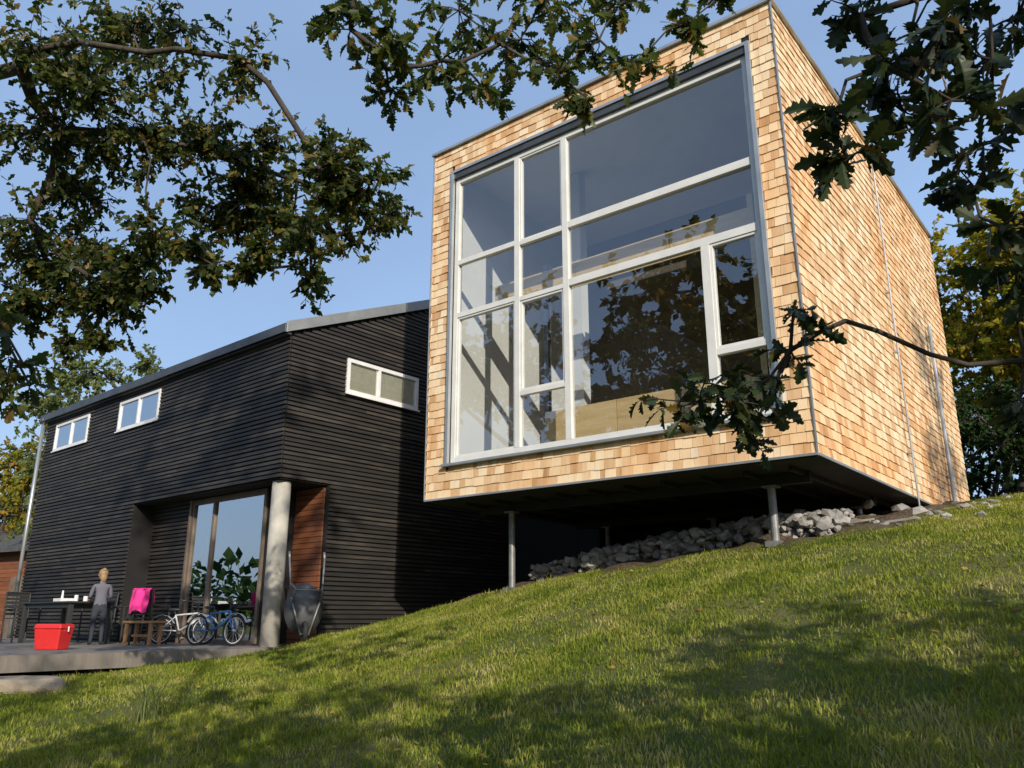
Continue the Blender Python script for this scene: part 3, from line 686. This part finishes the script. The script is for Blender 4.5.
# ------------------------------------------------------------------ terrace things
DZ=-.42
def bike(loc,rz,mat,sc=1,lean=.12):
    E=empty("childrens_bicycle",loc,rz); E.scale=(sc,)*3; E.rotation_euler=(lean,0,rz)
    w=MB(); R_=.25
    for xx in (-.42,.42):
        w.torus((xx,0,R_),(0,1,0),R_-.02,.022,0); w.torus((xx,0,R_),(0,1,0),R_-.045,.008,2)
        w.tube((xx,-.04,R_),(xx,.04,R_),.018,m=2)
        for k in range(12):
            t=math.pi*2*k/12; w.tube((xx,0,R_),(xx+math.cos(t)*(R_-.04),0,R_+math.sin(t)*(R_-.04)),.0018,m=2,n=3)
    w.done("wheels",[M['rubber'],M['rubber'],M['wht']],E,smooth=True)
    w=MB(); bb=(-.06,0,.24); st=(-.17,0,.52); hd=(.27,0,.56); hb=(.31,0,.46)
    w.tube(bb,st,.017); w.tube(st,hd,.016); w.tube(bb,hb,.02); w.tube(hd,hb,.02)
    for sy in (-.045,.045):
        w.tube((bb[0],sy*.4,bb[2]),(-.42,sy,R_),.010); w.tube((st[0],sy*.3,st[2]-.03),(-.42,sy,R_),.009); w.tube((.32,sy,.44),(.42,sy,R_),.012)
    w.tube((.32,-.05,.45),(.32,.05,.45),.014)
    w.done("frame",[mat],E,smooth=True)
    w=MB(); w.tube(st,(-.20,0,.60),.012); w.ell((-.21,0,.62),(.13,.055,.03)); w.tube(hd,(.25,0,.68),.012)
    w.tube((.25,0,.67),(.20,-.13,.75),.011); w.tube((.25,0,.67),(.20,.13,.75),.011); w.tube((.20,-.13,.75),(.12,-.25,.75),.012); w.tube((.20,.13,.75),(.12,.25,.75),.012)
    w.tube((.15,-.21,.75),(.07,-.3,.75),.018); w.tube((.15,.21,.75),(.07,.3,.75),.018)
    w.torus((bb[0],.03,bb[2]),(0,1,0),.07,.006); w.tube((bb[0],-.09,bb[2]),(bb[0],.06,bb[2]),.01)
    w.tube((bb[0],.06,bb[2]),(bb[0]+.09,.06,bb[2]-.09),.008); w.tube((bb[0],-.06,bb[2]),(bb[0]-.09,-.06,bb[2]+.09),.008)
    w.box(bb[0]+.05,bb[0]+.13,.05,.12,bb[2]-.1,bb[2]-.08); w.box(bb[0]-.13,bb[0]-.05,-.12,-.05,bb[2]+.08,bb[2]+.1)
    w.done("saddle_handlebar_pedals",[M['drk']],E,smooth=True)
    w=MB()
    for xx in (-.42,.42):
        for k in range(6):
            t0=math.pi*(.15+.7*k/6);t1_=math.pi*(.15+.7*(k+1)/6); r=R_+.025
            w.hexa([(xx+math.cos(t0)*r,-.03,R_+math.sin(t0)*r),(xx+math.cos(t1_)*r,-.03,R_+math.sin(t1_)*r),(xx+math.cos(t1_)*r,.03,R_+math.sin(t1_)*r),(xx+math.cos(t0)*r,.03,R_+math.sin(t0)*r)]+
                   [(xx+math.cos(t0)*(r+.004),-.03,R_+math.sin(t0)*(r+.004)),(xx+math.cos(t1_)*(r+.004),-.03,R_+math.sin(t1_)*(r+.004)),(xx+math.cos(t1_)*(r+.004),.03,R_+math.sin(t1_)*(r+.004)),(xx+math.cos(t0)*(r+.004),.03,R_+math.sin(t0)*(r+.004))])
    w.done("mudguards",[M['wht']],E)
bike((-12.75,8.05,DZ),math.radians(12),M['blue'],1.0,-.1)
bike((-13.85,8.1,DZ),math.radians(32),M['wht'],.95,-.1)
E=empty("wheelbarrow",(-11.05,8.55,gzs(-11.0,8.5)),math.radians(60)); 
w=MB()
k0=len(w.v); rings=[(.0,.02),(.16,.03),(.27,.08),(.33,.18),(.36,.24)]
for ri,(rr,dd) in enumerate(rings):
    for j in range(24):
        t=2*math.pi*j/24; w.v.append((math.cos(t)*rr*.85,-.16+dd,.52+math.sin(t)*rr*1.15))
for ri in range(len(rings)-1):
    for j in range(24):
        j2=(j+1)%24; w.f.append((k0+ri*24+j,k0+ri*24+j2,k0+(ri+1)*24+j2,k0+(ri+1)*24+j)); w.m.append(0)
ob=w.done("tray",[M['grey']],E,smooth=True)
w=MB()
for sx in (-1,1):
    w.tube((sx*.06,-.2,.12),(sx*.24,-.17,.7),.016); w.tube((sx*.24,-.17,.7),(sx*.28,.05,1.32),.016); w.tube((sx*.28,.05,1.32),(sx*.28,.12,1.42),.022)
    w.tube((sx*.22,-.18,.62),(sx*.2,-.42,.80),.014); w.tube((sx*.24,-.17,.9),(sx*.2,-.42,.80),.014)
w.tube((-.2,-.42,.8),(.2,-.42,.8),.014); w.tube((-.07,-.2,.14),(.07,-.2,.14),.012)
w.done("handles_and_legs",[M['steel']],E,smooth=True)
w=MB(); w.torus((0,-.2,.17),(1,0,0),.13,.04); w.tube((-.04,-.2,.17),(.04,-.2,.17),.06); w.done("wheel",[M['rubber']],E,smooth=True)
E=empty("garden_table",(-16.1,7.1,DZ)); w=MB()
for i in range(7): w.box(-1.0,1.0,-.42+i*.12,-.42+i*.12+.112,.70,.73)
w.box(-.95,.95,-.36,-.33,.62,.70); w.box(-.95,.95,.33,.36,.62,.70)
for sx in (-.92,.92):
    for sy in (-.35,.35): w.box(sx-.035,sx+.035,sy-.035,sy+.035,0,.70)
w.done("table_top_and_legs",[M['drk']],E,bevel=.004)
w=MB(); w.tube((.3,0,.73),(.3,0,.85),.035); w.tube((.45,.1,.73),(.45,.1,.83),.04); w.box(-.4,-.1,-.1,.15,.73,.80); w.tube((-.5,.1,.73),(-.5,.1,.95),.03,.015); w.done("cups_and_box",[M['wht']],E)
def chair(name,loc,rz,mat,towel=None):
    E=empty(name,loc,rz); w=MB()
    for i in range(5): w.box(-.22,.22,-.21+i*.088,-.21+i*.088+.075,.43,.45)
    for sx in (-.22,.22):
        w.tube((sx,-.2,0),(sx,-.2,.64),.017); w.tube((sx,.2,0),(sx,.26,.92),.017); w.tube((sx,-.2,.64),(sx,.23,.66),.02)
    for i in range(6): w.box(-.2,.2,.215+i*.008,.235+i*.008,.50+i*.07,.55+i*.07)
    w.tube((-.22,.26,.92),(.22,.26,.92),.018)
    w.done("seat_and_frame",[mat],E)
    if towel:
        w=MB(); nx,nz=10,12
        for layer,(yb) in enumerate((0.30,0.20)):
            for i in range(nx):
                for j in range(nz):
                    x=-.2+.4*i/(nx-1); zz=.95-j*((.40 if layer==0 else .3)+.03*math.sin(i*.9))/(nz-1); y=yb+.025*math.sin(i*1.3)+.01*math.sin(j*.8+i)-(.01*j*.3 if layer else -.004*j)
                    if j==0: y=.26
                    w.v.append((x,y,zz))
            b=layer*nx*nz
            for i in range(nx-1):
                for j in range(nz-1): w.f.append((b+i*nz+j,b+(i+1)*nz+j,b+(i+1)*nz+j+1,b+i*nz+j+1)); w.m.append(0)
        w.done("towel",[towel],E,smooth=True)
chair("garden_chair",(-14.3,7.75,DZ),math.radians(200),M['drk'],M['pink'])
chair("garden_chair",(-16.6,7.9,DZ),math.radians(0),M['drk'])
chair("garden_chair",(-15.6,7.95,DZ),math.radians(10),M['drk'])
chair("garden_chair",(-17.5,6.9,DZ),math.radians(95),M['drk'])
E=empty("wooden_stool",(-13.75,7.35,DZ),.3); w=MB()
w.box(-.32,.32,-.15,.15,.36,.40)
for sx in (-.26,.26):
    for sy in (-.11,.11): w.box(sx-.025,sx+.025,sy-.025,sy+.025,0,.36)
w.box(-.24,.24,-.012,.012,.14,.18); w.done("seat_and_legs",[M['wood']],E,bevel=.005)
E=empty("red_cool_box",(-12.9,5.55,DZ),.5); E.scale=(.82,.82,.9); w=MB()
w.hexa([(-.22,-.15,.0),(.22,-.15,0),(.22,.15,0),(-.22,.15,0),(-.26,-.18,.32),(.26,-.18,.32),(.26,.18,.32),(-.26,.18,.32)])
w.hexa([(-.275,-.195,.325),(.275,-.195,.325),(.275,.195,.325),(-.275,.195,.325),(-.25,-.17,.40),(.25,-.17,.40),(.25,.17,.40),(-.25,.17,.40)])
w.done("body_and_lid",[M['red']],E,bevel=.02)
w=MB(); w.tube((-.285,0,.28),(-.285,0,.36),.012); w.tube((.285,0,.28),(.285,0,.36),.012); w.done("handle",[M['wht']],E)

def person(loc,rz,ht=1.34):
    E=empty("child",loc,rz); k=ht/1.34
    sk=[]; ed=[]; rd=[]
    def add(p,r,par=None):
        sk.append(Vector(p)*k); rd.append(r*k)
        if par is not None: ed.append((par,len(sk)-1))
        return len(sk)-1
    pel=add((0,0,.68),.095); sp=add((0,.005,.80),.085,pel); ch=add((0,.02,.95),.10,sp); nb_=add((0,.03,1.06),.06,ch); nk=add((0,.045,1.13),.036,nb_); hd=add((0,.06,1.2),.045,nk)
    for s_ in (-1,1):
        hp=add((s_*.07,0,.62),.072,pel); kn=add((s_*.08,.03 if s_>0 else -.01,.36),.046,hp); an=add((s_*.085,-.01,.08),.032,kn); he=add((s_*.088,.0,.035),.033,an); add((s_*.10,.12,.025),.022,he)
        sh=add((s_*.13,.02,1.045),.043,ch); el=add((s_*.175,.05,.84),.032,sh); wr=add((s_*.13,.22,.80),.022,el); pm=add((s_*.12,.27,.795),.020,wr)
        for q,(dx,ln) in enumerate([(-.022,.045),(-.008,.055),(.006,.052),(.02,.042)]):
            a=add((s_*.12+dx,.30,.79),.008,pm); b=add((s_*.12+dx*1.2,.30+ln*.6,.782),.007,a); add((s_*.12+dx*1.2,.30+ln,.77),.0055,b)
        a=add((s_*.12-s_*.03,.275,.79),.009,pm); add((s_*.12-s_*.045,.305,.78),.007,a)
    me=bpy.data.meshes.new("body"); me.from_pydata([tuple(v) for v in sk],ed,[]); ob=link(bpy.data.objects.new("body_src",me))
    md=ob.modifiers.new("s",'SKIN'); md.use_smooth_shade=True
    for i,sv in enumerate(me.skin_vertices[0].data): sv.radius=(rd[i],rd[i]); sv.use_root=(i==0)
    for i in (0,1,2): me.skin_vertices[0].data[i].radius=(rd[i]*1.15,rd[i]*.8)
    sb=ob.modifiers.new("ss",'SUBSURF'); sb.levels=2; sb.render_levels=2
    dg=bpy.context.evaluated_depsgraph_get(); nm=bpy.data.meshes.new_from_object(ob.evaluated_get(dg)); bpy.data.objects.remove(ob)
    nm.materials.clear()
    for q in ('shirt','trous','skin','drk'): nm.materials.append(M[q])
    for p_ in nm.polygons:
        c_=p_.center/k; mi=0
        if c_.z>1.09: mi=2
        elif c_.z<.07: mi=3
        elif c_.z<.70: mi=1
        if c_.y>.14 and .7<c_.z<.9: mi=2
        p_.material_index=mi; p_.use_smooth=True
    b=link(bpy.data.objects.new("body",nm)); b.parent=E
    w=MB(); hc=Vector((0,.07,1.235))*k
    w.ell(hc,(.073*k,.088*k,.10*k),0,20,14); w.ell(hc+Vector((0,.085,-.01))*k,(.011*k,.016*k,.018*k),0); 
    for s_ in (-1,1): w.ell(hc+Vector((s_*.073,-.002,-.005))*k,(.010*k,.018*k,.026*k),0); w.ell(hc+Vector((s_*.028,.078,.008))*k,(.011*k,.009*k,.007*k),1); 
    w.ell(hc+Vector((0,.077,-.045))*k,(.022*k,.009*k,.006*k),2)
    w.done("head",[M['skin'],M['drk'],M['pink']],E,smooth=True)
    w=MB(); w.ell(hc+Vector((0,-.018,.022))*k,(.082*k,.088*k,.092*k),0,20,12); w.ell(hc+Vector((0,-.07,-.05))*k,(.06*k,.04*k,.09*k),0); w.ell(hc+Vector((0,-.07,.085))*k,(.035*k,.035*k,.035*k),0)
    w.done("hair",[M['hair']],E,smooth=True)
person((-14.75,7.05,DZ),math.radians(75),1.28)

k=70; P=[];FF=[]
for i in range(k):
    th=random.uniform(0,6.28); l=random.uniform(.3,.7); b=Vector((-7.6+random.gauss(0,.06),4.2+random.gauss(0,.06),gzs(-7.6,4.2)-.02)); d=Vector((math.cos(th),math.sin(th),0)); pw_=Vector((-d.y,d.x,0))*.007; lean=random.uniform(.2,.9)
    n0=len(P)
    for j in range(6):
        t=j/5; c_=b+d*(l*lean*t*t)+Vector((0,0,l*(t-.45*lean*t*t))); P+=[tuple(c_-pw_*(1-t*.9)),tuple(c_+pw_*(1-t*.9))]
    for j in range(5): FF.append((n0+2*j,n0+2*j+1,n0+2*j+3,n0+2*j+2))
np_mesh("ornamental_grass",P,FF,[M['paleleaf']])
E=empty("neighbour_shed",(-34,12.2,gzs(-34,12.2)),math.radians(10)); w=MB()
z=0
while z<3.0: w.box(-4,4,-.03,0,z,z+.14,0); w.box(4,4.03,0,5,z,z+.14,0); z+=.15
w.box(-4,4,0,5,-.5,3.05,0); w.box(-1,.2,-.06,-.02,0.9,2.1,1); w.box(1.2,2.2,-.06,-.02,0,2.1,1)
w.done("walls",[M['cedar'],M['dframe']],E)
w=MB(); w.hexa([(-4.4,-.5,2.95),(4.4,-.5,2.95),(4.4,2.5,4.2),(-4.4,2.5,4.2),(-4.4,-.5,3.1),(4.4,-.5,3.1),(4.4,2.5,4.35),(-4.4,2.5,4.35)]); w.hexa([(-4.4,5.5,2.95),(4.4,5.5,2.95),(4.4,2.5,4.2),(-4.4,2.5,4.2),(-4.4,5.5,3.1),(4.4,5.5,3.1),(4.4,2.5,4.35),(-4.4,2.5,4.35)]); w.done("roof",[M['roof']],E)

# ------------------------------------------------------------------ light, sky, camera
el=math.radians(25); dh=Vector((.81,-.586,0)).normalized()
sd=Vector((dh.x*math.cos(el),dh.y*math.cos(el),math.sin(el)))
sl=bpy.data.lights.new("sun",'SUN'); sl.energy=5.0; sl.angle=math.radians(.5); sl.color=(1,.91,.76)
so=link(bpy.data.objects.new("sun",sl)); so.rotation_euler=(-sd).to_track_quat('-Z','Y').to_euler(); so.location=(20,-14,20)
W=bpy.data.worlds.new("World"); S.world=W; W.use_nodes=True; nt=W.node_tree; nt.nodes.clear(); L=nt.links.new
sk=N(nt,"ShaderNodeTexSky",sky_type='NISHITA'); sk.sun_disc=False; sk.sun_elevation=el; sk.sun_rotation=math.atan2(dh.x,dh.y); sk.air_density=1.0; sk.dust_density=2.0; sk.ozone_density=1.2
tc=N(nt,"ShaderNodeTexCoord"); mp=N(nt,"ShaderNodeMapping"); mp.inputs["Scale"].default_value=(1,1,1.6); no=N(nt,"ShaderNodeTexNoise",Scale=1.3,Detail=5,Roughness=.5)
L(tc.outputs["Generated"],mp.inputs[0]); L(mp.outputs[0],no.inputs["Vector"])
rp=ramp(nt,[(.40,(.45,.45,.45)),(.75,(.85,.85,.85))]); L(no.outputs[0],rp.inputs[0])
mx=N(nt,"ShaderNodeMix",data_type='RGBA'); L(rp.outputs[0],mx.inputs[0]); L(sk.outputs[0],mx.inputs[6]); mx.inputs[7].default_value=(3.5,5.2,8.3,1)
bg=N(nt,"ShaderNodeBackground",Strength=.13); L(mx.outputs[2],bg.inputs[0]); ow=N(nt,"ShaderNodeOutputWorld"); L(bg.outputs[0],ow.inputs[0])
cd=bpy.data.cameras.new("Camera"); cd.lens=28.69; cd.sensor_width=36; cd.clip_start=.05; cd.clip_end=2000
co=link(bpy.data.objects.new("Camera",cd)); co.location=(0,0,0); co.rotation_euler=(math.radians(90+16.1),0,math.radians(38.48)); S.camera=co
